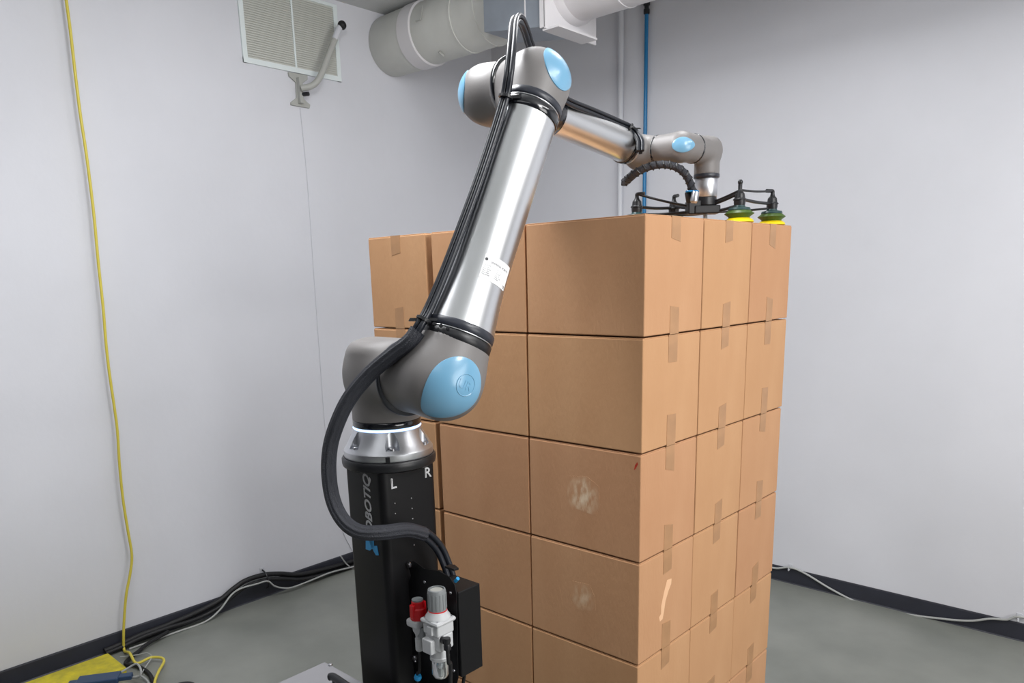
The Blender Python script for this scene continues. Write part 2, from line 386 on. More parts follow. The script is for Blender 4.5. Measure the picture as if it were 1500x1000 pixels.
# base flange, glowing ring
prof = [(.1225, .014), (.124, .017), (.124, .033), (.121, .038), (.117, .043), (.109, .058), (.098, .078), (.094, .088), (.092, .091)]
obj('base_flange', MB().lathe(prof, B, Z, 96), M_cast, arm, smooth=True, angle=30, label='silver cone-shaped base flange')
cut = MB()
for i in range(6):
    q = math.radians(-33+60*i); d = np.array([math.cos(q), math.sin(q), 0]); cut.lathe([(.019, .044), (.019, .12)], B+d*.111, Z, 32)
cutter = obj('cutter', cut, M_cast); fl = bpy.data.objects['base_flange']; bm_ = fl.modifiers.new('pockets', 'BOOLEAN'); bm_.operation = 'DIFFERENCE'; bm_.object = cutter; bm_.solver = 'EXACT'
bpy.context.view_layer.update(); me_ = bpy.data.meshes.new_from_object(fl.evaluated_get(bpy.context.evaluated_depsgraph_get()))
fl.modifiers.clear(); fl.data = me_; bpy.data.objects.remove(cutter); me_.set_sharp_from_angle(angle=math.radians(30))
for i in range(6):
    q = math.radians(-33+60*i); d = np.array([math.cos(q), math.sin(q), 0])
    obj('bolt', MB().lathe([(.0075, .04), (.0075, .050), (.0065, .051)], B+d*.108, Z, 16), M_steel, arm, smooth=True, angle=30)
ringp('status_ring', B, Z, .0915, .0975, .0945, M_glow, arm)['label'] = 'glowing blue-white light ring'
ringp('joint_ring', B, Z, .0975, .1165, .0945, M_gloss, arm)
q = math.radians(-40); d = np.array([math.cos(q), math.sin(q), 0]); t = np.array([-d[1], d[0], 0])
obj('connector', MB().box((-.006, -.003, .014), (.006, .006, .031), (t, d, Z), B+d*.122), M_black, arm, bevel=.001)
# shoulder
sd0, _ = joint('shoulder_housing', S, -Z, .121, .094, el, .115, .096, .092, .078, k=.03, rd=.03, parent=arm)
ringp('joint_ring', S, el, .108, .122, .1015, M_ring, arm)
U1 = U0+a*.008
sd1, capA = joint('shoulder_joint', U1, -el, LU-.118, .099, a, .095, .09, .078, .085, k=.05, rd=.085,
      cap=(N(el*1-a*.16-er*.26), -er*.75-Z*.75, 68, 46, 46), parent=arm)
# upper arm tube and its bands
ringp('clamp_band', U0, a, .093, .118, .0915, M_black, arm)
ringp('joint_ring', U0, a, .119, .1225, .0905, M_alu, arm, .001)
ringp('clamp_band', U0, a, .1235, .145, .0915, M_ring, arm)
LT = .862
tube_r = lambda h: .0775+.0115*max(0, 1-(h-.145)/.16)**1.6
prof = [(tube_r(h), h) for h in np.linspace(.14, LT-.135, 40)]
tube = obj('upper_arm_tube', MB().lathe(prof, U0, a, 96), M_alu, arm, smooth=True, angle=60, label='polished aluminium upper arm tube')
ringp('clamp_band', U0, a, LT-.145, LT-.118, .0805, M_gloss, arm)
ringp('joint_ring', U0, a, LT-.1175, LT-.114, .0795, M_alu, arm, .001)
ringp('joint_ring', U0, a, LT-.113, LT-.094, .0815, M_ring, arm)
# elbow
E1, E2 = Eo-a*.016-Z*.014-el*.012, Ei-a*.014-Z*.012+el*.004
sd2, capB = joint('elbow_joint', E1, -el, LU-.155, .078, -a, .088, .0795, .06, .065, k=.04, rd=.06, cap=(N(el*1+a*.5), a*1, 50, 48, 42), parent=arm)
ringp('joint_ring', E2, el, LU-LF-.114, LU-LF-.1, .0835, M_gloss, arm)
sd3, capC = joint('elbow_joint', E2, el, LU-LF-.108, .077, N(b_*.25+a*.014), .235, .06, .042, .072, k=.05, rd=.06, cap=(N(-el*.8-er*1.0+Z*.22), Z, 48, 48, 44), parent=arm)
ringp('joint_ring', Ei, b_, .225, .272, .0615, M_gloss, arm)
fr = .0545
obj('forearm_tube', MB().lathe([(fr+.001, .268), (fr, .3), (fr, .6), (fr+.002, .632)], Ei, b_, 72), M_alu, arm, smooth=True, angle=60, label='polished aluminium forearm tube')
ringp('clamp_band', Ei, b_, .618, .64, .0585, M_gloss, arm)
ringp('joint_ring', Ei, b_, .64, .65, .0565, M_cast, arm)
# wrists
sd4, _ = joint('wrist_joint', Wi, -b_, .085, .0535, el, .066, .048, .048, .05, k=.03, rd=.03, parent=arm)
ringp('joint_ring', Wi, el, .063, .072, .0495, M_gloss, arm)
sd5, capD = joint('wrist_joint', W1, -el, .088, .048, er, .07, .047, .034, .034, k=.015, rd=.044, cap=(N(el-er*1.0), el, 58, 50, 34), parent=arm)
ringp('joint_ring', W1, er, .067, .075, .0485, M_gloss, arm)
sd6, _ = joint('wrist_joint', W2, -er, .086, .0465, -Z, .078, .0435, .044, .045, k=.012, rd=.028, parent=arm)
ringp('joint_ring', W2, -Z, .076, .09, .0445, M_ring, arm)
ringp('tool_flange', W2, -Z, .09, .1543, .0385, M_cast, arm)['label'] = 'silver tool flange'
# name plate wrapped on the upper tube
view = N(CAM-(U0+a*.3)); f0 = N(view-a*np.dot(view, a)); g0 = np.cross(a, f0)           # f0 faces camera side, g0 to the image right
if np.dot(g0, R_) < 0: g0 = -g0
def wrap(V, h0, ang0, r):                                                               # x around the tube, y along it
    out = []
    for x, y, z in V:
        h = h0+y; rr = (tube_r(h) if h > 0 else .09)+r+z; q = ang0+x/.0775
        out.append(U0+a*h+rr*(math.cos(q)*f0+math.sin(q)*g0))
    return out
HP, A0 = .262, math.radians(3)
nx = 20; V = []; F_ = []
for j, y in enumerate((0, .062)):
    for i in range(nx+1): V.append((.088*i/nx, y, 0))
for j, y in enumerate((0, .062)):
    for i in range(nx+1): V.append((.088*i/nx, y, .0008))
m_ = nx+1
for i in range(nx):
    F_ += [(2*m_+i, 2*m_+i+1, 3*m_+i+1, 3*m_+i), (i, i+m_, i+m_+1, i+1), (i, i+1, 2*m_+i+1, 2*m_+i), (m_+i, 3*m_+i, 3*m_+i+1, m_+i+1)]
plate = obj('name_plate', MB().add(wrap(V, HP, A0, 0.0002), F_), M_white, arm, label='white rating label with small print')
mb = MB()
def plate_text(s, x, y, size, bold=0):
    V, Fz = text_geo(s, size, .0001, bold=bold); V = V*np.array([1, 1, 1])+np.array([x, y, .0012]); mb.add(wrap(V, HP, A0, .0002), Fz)
plate_text('UNIVERSAL ROBOTS', .018, .0435, .0066, .0001)
for i in range(6): plate_text(['Type', 'S/N', 'Year', 'Mass', 'Volt', 'Freq'][i]+': '+'8'*(3+i % 3), .004, .034-.0048*i, .0042)
for i in range(6): plate_text(['Payload', 'Reach', 'Max', 'Class', 'Made in', 'IP'][i]+' '+'0'*(2+i % 3), .038, .034-.0048*i, .0042)
plate_text('CE', .074, .004, .009, .0002)
mb.add(wrap([(.006+.004*math.cos(t), .049+.004*math.sin(t), .0012) for t in np.linspace(0, 2*math.pi, 12, endpoint=False)], HP, A0, .0002), [tuple(range(12))])
obj('print', mb, M_dull, plate)
# embossed round emblem on the big cap
nA = N(el*1-a*.02-er*.08); eA = N(a-nA*np.dot(a, nA)); fA = np.cross(nA, eA)
hit = lambda u, v, off: trace(sd1, U1, np.array([N(nA+eA*u+fA*v)]), off)[0]
mb = MB(); mb.tube([hit(.27*math.cos(t)-.05, .27*math.sin(t), .0032) for t in np.linspace(0, 2*math.pi, 40)], .0011, 6, 1)
V, Fz = text_geo('UR', .3, .001, bold=.0); cxm = V[:, 0].mean()
if True:
    mb.add([hit((v[1]-.1)-.05, -(v[0]-cxm)*(1 if np.dot(fA, R_) < 0 else -1), .0032+(.0008 if v[2] > 0 else -.0005)) for v in V], Fz)
obj('emblem', mb, M_blue, capA, smooth=True, label='embossed round emblem')

# ------------------------------------------------------------------ pedestal
ped = thing('pedestal', 'black steel pedestal column with white lettering, under the robot arm', 'pedestal', (B[0], B[1], 0))
dl = math.radians(-3.6); cx_ = np.array([math.cos(dl), math.sin(dl), 0]); cy_ = np.array([-math.sin(dl), math.cos(dl), 0]); PW = .093
hexp = []
for sx, sy, q0 in ((1, 1, 0), (-1, 1, 90), (-1, -1, 180), (1, -1, 270)):
    for q in range(0, 91, 15):
        t = math.radians(q0+q); hexp.append((sx*(PW-.022)+.022*math.cos(t), sy*(PW-.022)+.022*math.sin(t)))
o0 = np.array([B[0], B[1], 0])
obj('column', MB().prism(hexp, o0+Z*.015, cx_, cy_, Z, 1.511), M_col, ped, smooth=True, angle=20)
obj('top_plate', MB().lathe([(.119, 1.524), (.129, 1.530), (.131, 1.538), (.131, 1.549), (.128, 1.5535)], o0, Z, 72), M_black, ped, smooth=True, angle=40)
obj('base_plate', MB().box((-.125, -.125, 0), (.125, .125, .015), (cx_, cy_, Z), o0), M_col, ped, bevel=.003)
def onp(n, p0, x, y): v = ray(x, y); return CAM+v*(np.dot(n, np.array(p0)-CAM)/np.dot(n, v))
fo = o0-cy_*(PW+.0002)                               # left face, text runs upwards
fr_ = o0+cx_*(PW+.0002)
mbt = MB(); p0 = onp(cy_, fo, 547, 797)
flat_text(mbt, 'ROBOTIQ', .0435, p0, Z, -cx_, -cy_, shear=.28)
flat_text(mbt, 'ROBOTIQ', .0435, p0+Z*.0009, Z, -cx_, -cy_, shear=.28); [flat_text(mbt, 'ROBOTIQ', .0435, p0+cx_*t+Z*z, Z, -cx_, -cy_, shear=.28) for t, z in ((.0009, 0), (.0018, 0), (.0018, .0012), (.0006, .0015))]
obj('lettering', mbt, M_white, ped, label='white slanted maker name running upwards')
mbt2 = MB()
for poly in ([(536, 790), (547, 790), (548, 801), (542, 806), (536, 804)], [(541, 792), (547.5, 790), (548.5, 806), (545, 803)], [(548.5, 799), (552.5, 799), (555, 813), (551, 813), (547, 806)]):
    P3 = [onp(cy_, fo, *q) for q in poly]; V = P3+[p-cy_*.0008 for p in P3]; n = len(P3)
    mbt2.add(V, [tuple(range(n)), tuple(range(2*n-1, n-1, -1))]+[(i, i+n, (i+1) % n+n, (i+1) % n) for i in range(n)])
obj('emblem', mbt2, M_logo, ped, label='cyan emblem below the lettering')
for s, px, py in (('L', 572, 716.5), ('R', 621.5, 700)):
    p0 = onp(cx_, fr_, px, py); mbt = MB()
    for dz in (0, .0009): flat_text(mbt, s, .041, p0+cy_*dz, cy_, Z, cx_); flat_text(mbt, s, .041, p0+Z*dz, cy_, Z, cx_)
    obj('lettering', mbt, M_white, ped, label='white letter %s' % s)
for x, y in ((578.5, 737), (579, 752), (580.5, 767), (602.5, 729.5), (603.5, 744.5), (604.5, 759.5), (606.5, 798)):
    obj('screw', MB().lathe([(.0018, 0), (.0018, .001), (.001, .0014)], onp(cx_, fr_, x, y), cx_, 12), M_steel, ped)

# ------------------------------------------------------------------ valve enclosure with its mounting plate
XF = B[0]+PW+.004
pc = on(0, XF, 600, 825); YP = pc[1]
pp = lambda x, y, dy=0: on(1, YP+dy, x, y)
enc = thing('valve_enclosure', 'black valve box on a bent plate bolted to the right of the pedestal', 'enclosure', (XF+.06, YP+.05, .93))
outline = [(599, 1018), (598, 858), (603, 842), (598, 826), (606, 821), (614, 826), (622, 832), (645, 836), (660, 845), (667, 856), (670, 870), (672, 992), (668, 1010)]
P2 = [pp(*q) for q in outline]
obj('mounting_plate', MB().prism([(p[0], p[2]) for p in P2][::-1], (0, YP, 0), np.array([1., 0, 0]), Z, np.array([0, -1., 0]), .003), M_col, enc, bevel=.0008)
c1 = pp(671, 868); c2 = on(0, c1[0], 703, 855); c3 = pp(673, 991)
obj('cover', MB().box((XF+.03, YP+.001, c3[2]), (c1[0], c2[1], c1[2])), M_col, enc, bevel=.0025)
for x, y in ((599.5, 827), (607, 963)):
    p = pp(x, y, -.004); obj('bolt', MB().lathe([(.009, -.001), (.009, .002), (.006, .002), (.006, .006)], p, (0, -1, 0), 16), M_steel, enc, smooth=True, angle=30)
for x, y in ((622, 852), (660, 868), (665, 982), (608, 968)):
    p = pp(x, y, -.003); obj('screw', MB().lathe([(.0045, 0), (.004, .002), (.002, .003)], p, (0, -1, 0), 12), M_steel, enc, smooth=True, angle=40)
cb = pp(655, 834)
obj('cable_bracket', MB().prism([(-.012, -.005), (.022, -.005), (.026, .01), (.0, .02), (-.012, .012)], cb+np.array([0, .008, 0]), np.array([1., 0, 0]), np.array([0, 1., 0]), Z, .006), M_col, enc, bevel=.0008)
for x, y in ((667, 851),): p = pp(x, y, .01); obj('fitting', MB().lathe([(.005, 0), (.005, .015)], p, (1, 0, 1), 14), M_logo, enc, label='small blue push fitting')

# ------------------------------------------------------------------ air preparation unit
YQ = YP-.048
ap = lambda x, y, dy=0: on(1, YQ+dy, x, y)
k0 = ap(641, 893); frl = thing('air_regulator', 'white air filter regulator with grey knob and red shut-off, on the valve plate', 'regulator', (k0[0], YQ, .93))
u_ = 2.03/F_PX                                       # metres per pixel there
kc = np.array([k0[0], YQ, k0[2]])
prof = [(.0245, 0), (.0245, .05), (.023, .056), (.019, .057), (.019, .052)]
kb = obj('adjusting_knob', MB().lathe(prof, kc+Z*.003, Z, 48), M_gplast, frl, smooth=True, angle=40, label='grey ribbed adjusting knob')
mb = MB()
for i in range(16):
    t = 2*math.pi*i/16; d = np.array([math.cos(t), math.sin(t), 0]); mb.box((-.0014, 0, .004), (.0014, .0014, .046), (np.array([-d[1], d[0], 0]), d, Z), kc+Z*.003+d*.024)
obj('rib', mb, M_gplast, kb, kind='stuff')
obj('knob_rim', MB().lathe([(.024, 0), (.0252, .001), (.0252, .004), (.024, .005)], kc-Z*.002, Z, 40), M_red, kb, label='thin red ring')
obj('top_disc', MB().lathe([(.017, .05), (.017, .0535), (.012, .054)], kc+Z*.003, Z, 32), M_mast, kb)
obj('collar', MB().lathe([(.034, -.02), (.033, -.014), (.027, -.006), (.0255, .0)], kc, Z, 40), M_wplast, frl, smooth=True, angle=40)
obj('top_flange', MB().box((-.035, -.035, -.031), (.035, .035, -.019), None, kc), M_wplast, frl, bevel=.006)
obj('body', MB().box((-.029, -.029, -.062), (.029, .029, -.030), None, kc), M_wplast, frl, bevel=.004)
obj('body', MB().box((-.026, -.026, -.105), (.029, .026, -.060), None, kc), M_wplast, frl, bevel=.005)
obj('port_block', MB().box((-.024, -.040, -.112), (.012, .0, -.072), None, kc), M_wplast, frl, bevel=.003)
obj('port_block', MB().box((-.005, -.036, -.058), (.013, -.02, -.034), None, kc), M_wplast, frl, bevel=.002)
obj('locking_ring', MB().lathe([(.023, -.105), (.0245, -.108), (.0245, -.128), (.0265, -.13), (.0265, -.138), (.023, -.14)], kc, Z, 32), M_wplast, frl, smooth=True, angle=30)
obj('filter_bowl', MB().lathe([(.0235, -.138), (.0235, -.18), (.019, -.19), (.006, -.193)], kc, Z, 32), M_clear, frl, smooth=True, angle=40, label='clear filter bowl')
obj('filter_element', MB().lathe([(.008, -.14), (.008, -.165), (.011, -.167), (.011, -.172), (.003, -.178)], kc, Z, 16), M_wplast, frl)
for sx, sy in ((-1, -1), (1, -1), (1, 1)): obj('screw', MB().lathe([(.003, 0), (.003, .0015)], kc+np.array([sx*.024, sy*.024, -.019]), Z, 12), M_steel, frl)
gq = kc+np.array([.043, -.014, -.07])
obj('push_fitting', MB().lathe([(.008, 0), (.009, .006), (.007, .012), (.009, .014), (.009, .02)], gq+np.array([-.018, 0, .0]), (1, -.2, .1), 18), M_black, frl, smooth=True, angle=30)
obj('push_fitting', MB().lathe([(.009, .012), (.01, .004), (.008, -.004), (.01, -.008), (.01, -.02), (.006, -.022)], gq+np.array([.006, -.002, 0]), Z, 18), M_black, frl, smooth=True, angle=30)
rc = ap(613, 905); rc = np.array([rc[0], YQ, rc[2]])
rk = obj('shut_off_knob', MB().lathe([(.0215, 0), (.0215, .03), (.018, .034), (.0165, .05), (.013, .053)], rc, Z, 32), M_red, frl, smooth=True, angle=30, label='red shut-off knob')
obj('knob_cap', MB().lathe([(.0155, .052), (.0155, .0555), (.009, .056)], rc, Z, 28), M_gplast, rk)
obj('knob_grip', MB().box((-.008, -.024, .006), (.008, .024, .045), None, rc), M_red, rk, bevel=.003)
obj('valve_body', MB().box((-.026, -.024, -.022), (.02, .024, .0), None, rc), M_wplast, frl, bevel=.006)
obj('valve_body', MB().lathe([(.02, -.02), (.018, -.034), (.013, -.044), (.011, -.06)], rc+np.array([.002, 0, 0]), Z, 28), M_wplast, frl, smooth=True, angle=30)
obj('drain_tube', MB().lathe([(.0105, -.055), (.0105, -.088), (.008, -.092)], rc+np.array([.004, -.006, 0]), Z, 20), M_wplast, frl, smooth=True, angle=30)
obj('exhaust_pipe', MB().box((0, -.012, -.05), (.03, .012, -.02), None, rc), M_gplast, frl, bevel=.003)
# hoses below the regulator
h0 = rc+np.array([.004, -.006, -.088])
for nm, pts, r, m, lb in (
    ('air_hose', [h0, h0+[0, 0, -.03], h0+[-.006, 0, -.07], ap(611, 990), ap(612, 1040)], .004, M_bcord, 'thin black hose hanging from the white drain of the shut-off valve'),
    ('air_hose', [gq+[.006, -.002, -.018], gq+[.006, 0, -.06], ap(660, 975), ap(660, 1040)], .005, M_bcord, 'black hose running down from the fitting at right of the regulator'),
    ('air_hose', [on(0, c1[0]-.02, 681, 984), at(678, 1005, 2.1), at(674, 1040, 2.1)], .005, M_bcord, 'black hose leaving the underside of the valve box')):
    tag(obj(nm, MB().tube(pts, r, 10), m, None, smooth=True, loc=pts[0]), lb, 'hose')
p = ap(612, 992); obj('tee_fitting', MB().lathe([(.009, -.006), (.011, 0), (.009, .008)], p, (.2, 0, 1), 18), M_logo, frl, label='blue push fitting', smooth=True)

# ------------------------------------------------------------------ hose bundle along the arm
hb = thing('hose_bundle', 'thick black ribbed hose bundle looping beside the pedestal and up the arm', 'hose', at(650, 822, 2.09))
sl = [(662, 850, 2.11), (655, 828, 2.10), (643, 802, 2.08), (622, 782, 2.03), (595, 776, 1.985), (560, 780, 1.95), (528, 779, 1.95), (505, 764, 1.96), (489, 735, 1.97), (482, 695, 1.97), (484, 655, 1.96), (495, 618, 1.94), (513, 582, 1.92), (542, 547, 1.895), (575, 519, 1.86), (600, 500, 1.835), (612, 484, 1.83)]
pts = [at(*q) for q in sl]
obj('corrugated_sleeve', MB().tube(pts[3:], .0185, 36, 8, lobes=9), M_sleeve, hb, smooth=True, angle=80, label='ribbed black sleeve')
for k in range(2): obj('hose', MB().tube(pts[:5], .0085, 10, 6, offs=((.009, 0), (-.009, .002))[k]), M_rubber, hb, smooth=True)
up = [(606, 492, 1.83), (617, 474, 1.825), (630, 450, 1.835), (652, 398, 1.845), (678, 330, 1.855), (703, 262, 1.865), (722, 205, 1.875), (736, 160, 1.88), (742, 137, 1.88), (747, 105, 1.868), (751, 65, 1.885), (753, 38, 1.93), (757, 27, 1.97), (763, 30, 2.01), (770, 46, 2.05), (778, 70, 2.09), (795, 105, 2.17), (812, 132, 2.22), (830, 148, 2.26), (868, 164, 2.37), (905, 180, 2.48), (925, 190, 2.52), (937, 206, 2.50), (938, 222, 2.49)]
pts = [at(*q) for q in up]
for k in range(3):
    t = 2*math.pi*k/3+.4; obj('hose', MB().tube(pts, .0068, 10, 8, offs=(.0078*math.cos(t), .0078*math.sin(t))), M_rubber, hb, smooth=True)
def tie(px, py, d, r, tail):
    c = at(px, py, d); i = np.argmin([np.linalg.norm(np.array(p)-c) for p in pts]); i = max(1, min(i, len(pts)-2)); T = N(np.array(pts[i+1])-np.array(pts[i-1]))
    obj('cable_tie', MB().lathe([(r, -.003), (r+.0015, -.003), (r+.0015, .003), (r, .003)], c, T, 24).box((-.004, -.004, -.004), (.02, .004, .004), (R_*tail, T, np.cross(R_, T)), c+R_*tail*r), M_black, hb)
tie(620, 468, 1.827, .017, 1); tie(741, 142, 1.88, .017, 1); tie(922, 188, 2.51, .017, 1); tie(622, 468, 1.83, .017, -1)
for px, py, d, dd in ((636, 474, 1.815, 1), (646, 477, 1.81, 1), (656, 481, 1.806, 1)):
    obj('strap_knob', MB().lathe([(.005, 0), (.004, .006)], at(px, py, d), -W_, 10), M_black, hb)

# ------------------------------------------------------------------ vacuum gripper
TP = TOP
gr = thing('vacuum_gripper', 'black suction gripper with green and yellow cups, on top of the near boxes', 'gripper', FL)
obj('tool_adapter', MB().lathe([(.036, 0), (.037, .003), (.037, .026), (.032, .03)], FL, -Z, 40), M_black, gr, smooth=True, angle=40)
hc = FL-Z*.042
obj('manifold', MB().box((-.045, -.035, -.014), (.045, .035, .014), (N(er+el), N(er-el), Z), hc), M_black, gr, bevel=.004)
obj('manifold_stud', MB().lathe([(.008, .0), (.008, .03), (.004, .034)], hc-Z*.012, -Z, 14), M_steel, gr)
obj('vacuum_block', MB().box((-.022, -.03, -.016), (.022, .03, .03), (R_*[1, 1, 0]/np.linalg.norm(R_[:2]), np.cross(Z, R_*[1, 1, 0]/np.linalg.norm(R_[:2])), Z), hc-R_*.045), M_black, gr, bevel=.004)
cups = {'A': (-.06, .69), 'B': (-.06, .955), 'C': (-.38, .80), 'D': (-.42, .605)}
zt = TP+.0008
for nm, (x, y) in cups.items():
    c = np.array([x, y, zt])
    cp = obj('suction_cup', MB().lathe([(.045, 0), (.05, .002), (.047, .009), (.036, .016)], c, Z, 48), M_cupy, gr, smooth=True, angle=60, label='yellow suction lip')
    obj('bellows', MB().lathe([(.034, .012), (.036, .02), (.049, .029), (.05, .031), (.036, .042), (.033, .044)], c, Z, 48), M_cupg, cp, smooth=True, angle=60, label='olive green bellows')
    obj('cup_mount', MB().lathe([(.037, .04), (.038, .044), (.035, .05), (.02, .053), (.018, .058)], c, Z, 36), M_cupt, cp, smooth=True, angle=30, label='dark teal cup mount')
    hgt = .012 if nm == 'A' else 0
    obj('spring_holder', MB().lathe([(.012, .055), (.018, .058), (.0195, .066), (.0195, .074), (.0225, .075), (.0225, .078), (.018, .082), (.016, .096), (.009, .104), (.007, .112), (.007, .116+hgt)], c, Z, 28), M_black, gr, smooth=True, angle=30)
    if nm == 'A': obj('holder_knob', MB().lathe([(.004, 0), (.008, .004), (.0085, .010), (.005, .016)], c+Z*.126, Z, 20), M_black, gr, smooth=True)
    else:
        obj('elbow_fitting', MB().tube([c+Z*.112, c+Z*.121, c+Z*.122+N(hc-c)*[.012, .012, 0], c+Z*.122+N(hc-c)*[.03, .03, 0]], .0065, 12, 4), M_black, gr, smooth=True)
def vz(nm, z): return np.array([*cups[nm], zt+z])
for p_, q_, r, nm in ((vz('A', .1), hc+Z*.012, .0058, 'frame_arm'), (vz('C', .085), hc+Z*.008, .0058, 'frame_arm'), (vz('B', .077), vz('A', .080), .0055, 'frame_arm'), (vz('D', .077), vz('C', .08), .0055, 'frame_arm'),
                      (vz('B', .122), vz('A', .108), .0038, 'vacuum_tube'), (vz('A', .108), hc+Z*.02, .0038, 'vacuum_tube'), (vz('D', .122), hc+Z*.012-R_*.05, .0045, 'vacuum_tube'),
                      (vz('A', .06), hc-Z*.01, .005, 'frame_arm'), (vz('D', .05), hc-Z*.006-R_*.05, .005, 'frame_arm'), (vz('C', .055), hc-Z*.012, .004, 'vacuum_tube'), (vz('B', .062), hc-Z*.008, .004, 'frame_arm')):
    mid = (np.array(p_)+q_)/2-Z*.003; obj(nm, MB().tube([p_, mid, q_], r, 10, 5), M_black, gr, smooth=True)
# corrugated vacuum hose over the gripper
vh = [(955, 236, 2.76), (938, 246, 2.75), (922, 259, 2.72), (915, 267, 2.66), (920, 263, 2.59), (935, 251, 2.54), (955, 243, 2.52), (975, 241, 2.51), (993, 246, 2.51), (1006, 258, 2.52), (1013, 275, 2.54), (1015, 290, 2.56)]
pts = [at(*q) for q in vh]
hz = thing('vacuum_hose', 'arched black spiral-wrapped hose between the wrist and the suction gripper', 'hose', pts[-1])
obj('hose', MB().tube(pts, .0125, 14, 8), M_sleeve, hz, smooth=True)
Pf, Tf, Af, Bf = frames(pts, 60); sp = []
mbs = MB(); L_ = np.concatenate([[0], np.cumsum(np.linalg.norm(np.diff(Pf, axis=0), axis=1))])
for j in range(0, len(Pf), 4):
    t = L_[j]/.021*2*math.pi; sp.append(Pf[j]+.0128*(math.cos(t)*Af[j]+math.sin(t)*Bf[j]))
obj('spiral_wrap', mbs.tube(sp, .003, 6, 1), M_black, hz, smooth=True)
obj('hose_fitting', MB().lathe([(.011, 0), (.012, .004), (.012, .03), (.009, .036)], at(1008, 281, 2.53), -Z+.2*R_, 18), M_black, hz, smooth=True, angle=30)
obj('hose_fitting', MB().lathe([(.012, 0), (.013, .004), (.013, .03), (.009, .036)], at(1019, 281, 2.5), -Z-.15*R_, 18), M_steel, hz, smooth=True, angle=30, label='metal hose fitting')
for px in (1010, 1018): obj('fitting_collar', MB().lathe([(.0125, 0), (.0135, .002), (.0125, .005)], at(px, 279, 2.51), -Z, 18), M_bline, hz, label='blue release collar')

# ------------------------------------------------------------------ grey cabinet at the bottom edge
zc = .9; cc = on(2, zc, 475, 970)
cab = thing('control_cabinet', 'grey steel control cabinet corner with black handle, left of the pedestal foot', 'cabinet', (cc[0]+.25, cc[1]-.2, 0))
obj('body', MB().box((cc[0], cc[1]-.4, .05), (cc[0]+.5, cc[1], zc-.004)), M_cab, cab, bevel=.004)
obj('lid', MB().box((cc[0]-.004, cc[1]-.404, zc-.02), (cc[0]+.504, cc[1]+.004, zc)), M_cab, cab, bevel=.003)
for x in (0.03, .45):
    for y in (-.37, -.05): obj('foot', MB().lathe([(.02, 0), (.02, .05)], (cc[0]+x, cc[1]+y, 0), Z, 16), M_black, cab)
hp = [on(2, zc+.045, 483, 991), on(2, zc+.048, 490, 992), on(2, zc+.048, 520, 1012), on(2, zc+.045, 560, 1036)]
obj('handle', MB().tube(hp, .011, 14, 4), M_black, cab, smooth=True)
obj('handle_post', MB().lathe([(.008, 0), (.008, .045)], (hp[1][0], hp[1][1], zc), Z, 12), M_black, cab)
obj('screw', MB().lathe([(.007, 0), (.006, .004), (.003, .005)], on(2, zc, 484, 974), Z, 16), M_steel, cab)

# ------------------------------------------------------------------ left wall fixtures
vt = thing('ventilation_grille', 'square white-framed louvred grille high on the left wall', 'vent', (XL, 1.05, 3.31))
y0, y1, z0, z1 = .70, 1.395, 3.312, 3.77
t_ = .03
obj('frame', MB().box((XL, y0, z0), (XL+.012, y0+t_, z1)).box((XL, y1-t_, z0), (XL+.012, y1, z1)).box((XL, y0, z0), (XL+.0125, y1, z0+t_)).box((XL, y0, z1-t_*.6), (XL+.0125, y1, z1)), M_ventf, vt, bevel=.0015)
obj('centre_bar', MB().box((XL, 1.052, z0+.01), (XL+.011, 1.064, z1-.01)), M_ventf, vt)
obj('backing', MB().box((XL, y0+.01, z0+.01), (XL+.001, y1-.01, z1-.01)), M_vent, vt)
nS = 32
sl0 = None
for i in range(nS):
    z = z0+t_+(z1-z0-1.6*t_)*(i+.5)/nS; w = .0062
    V = [(XL+.0015, y0+t_, z+w), (XL+.009, y0+t_, z-w), (XL+.0095, y0+t_, z-w+.0012), (XL+.002, y0+t_, z+w+.0012)]; V += [(x, y1-t_, zz) for x, _, zz in V]
    obj('slat', MB().add(V, [(0, 1, 2, 3), (7, 6, 5, 4), (0, 4, 5, 1), (1, 5, 6, 2), (2, 6, 7, 3), (3, 7, 4, 0)]), M_vent, vt)
# J-shaped mast on its bracket
mc = on(0, XL+.01, 437, 132); ms = thing('antenna_mast', 'grey bent J-shaped antenna mast bracketed to the left wall below the grille', 'bracket', mc)
ey = np.array([0, 1., 0])
pl = [on(0, XL, *q) for q in ((421, 106), (449, 111), (449, 117), (442, 122), (441, 143), (453, 154), (452, 159), (425, 154), (425, 150), (433, 144), (432, 121), (422, 112))]
obj('wall_plate', MB().prism([(p[1], p[2]) for p in pl], (XL, 0, 0), ey, Z, np.array([1., 0, 0]), .014), M_mast, ms, bevel=.002)
obj('bracket_rib', MB().box((0, -.012, -.10), (.035, .012, .05), None, (XL+.01, mc[1]+.0, mc[2]+.02)), M_mast, ms, bevel=.002)
mp_ = [on(0, XL+.06, 441, 129), on(0, XL+.09, 453, 127), on(0, XL+.11, 463, 121), on(0, XL+.12, 471, 108), on(0, XL+.12, 480, 84), on(0, XL+.12, 491, 56)]
obj('mast_tube', MB().tube(mp_, .019, 16, 8), M_mast, ms, smooth=True)
mq = [on(0, XL+.12, 490, 58), on(0, XL+.12, 496, 43), on(0, XL+.12, 501, 37)]
obj('mast_tip', MB().tube(mq, .0195, 16, 4), M_pvc, ms, smooth=True, label='white upper sleeve')
e_ = N(CAM-mq[-1]); obj('end_cap', MB().lathe([(.0275*math.sin(t), -.0275*math.cos(t)) for t in np.linspace(.15, math.pi-.02, 14)], mq[-1]+e_*.008, e_, 24), M_bcord, ms, smooth=True, label='black end cap')
obj('clamp_bolt', MB().lathe([(.012, -.02), (.012, .03)], on(0, XL+.05, 446, 138), (1, .5, 0), 12), M_black, ms)
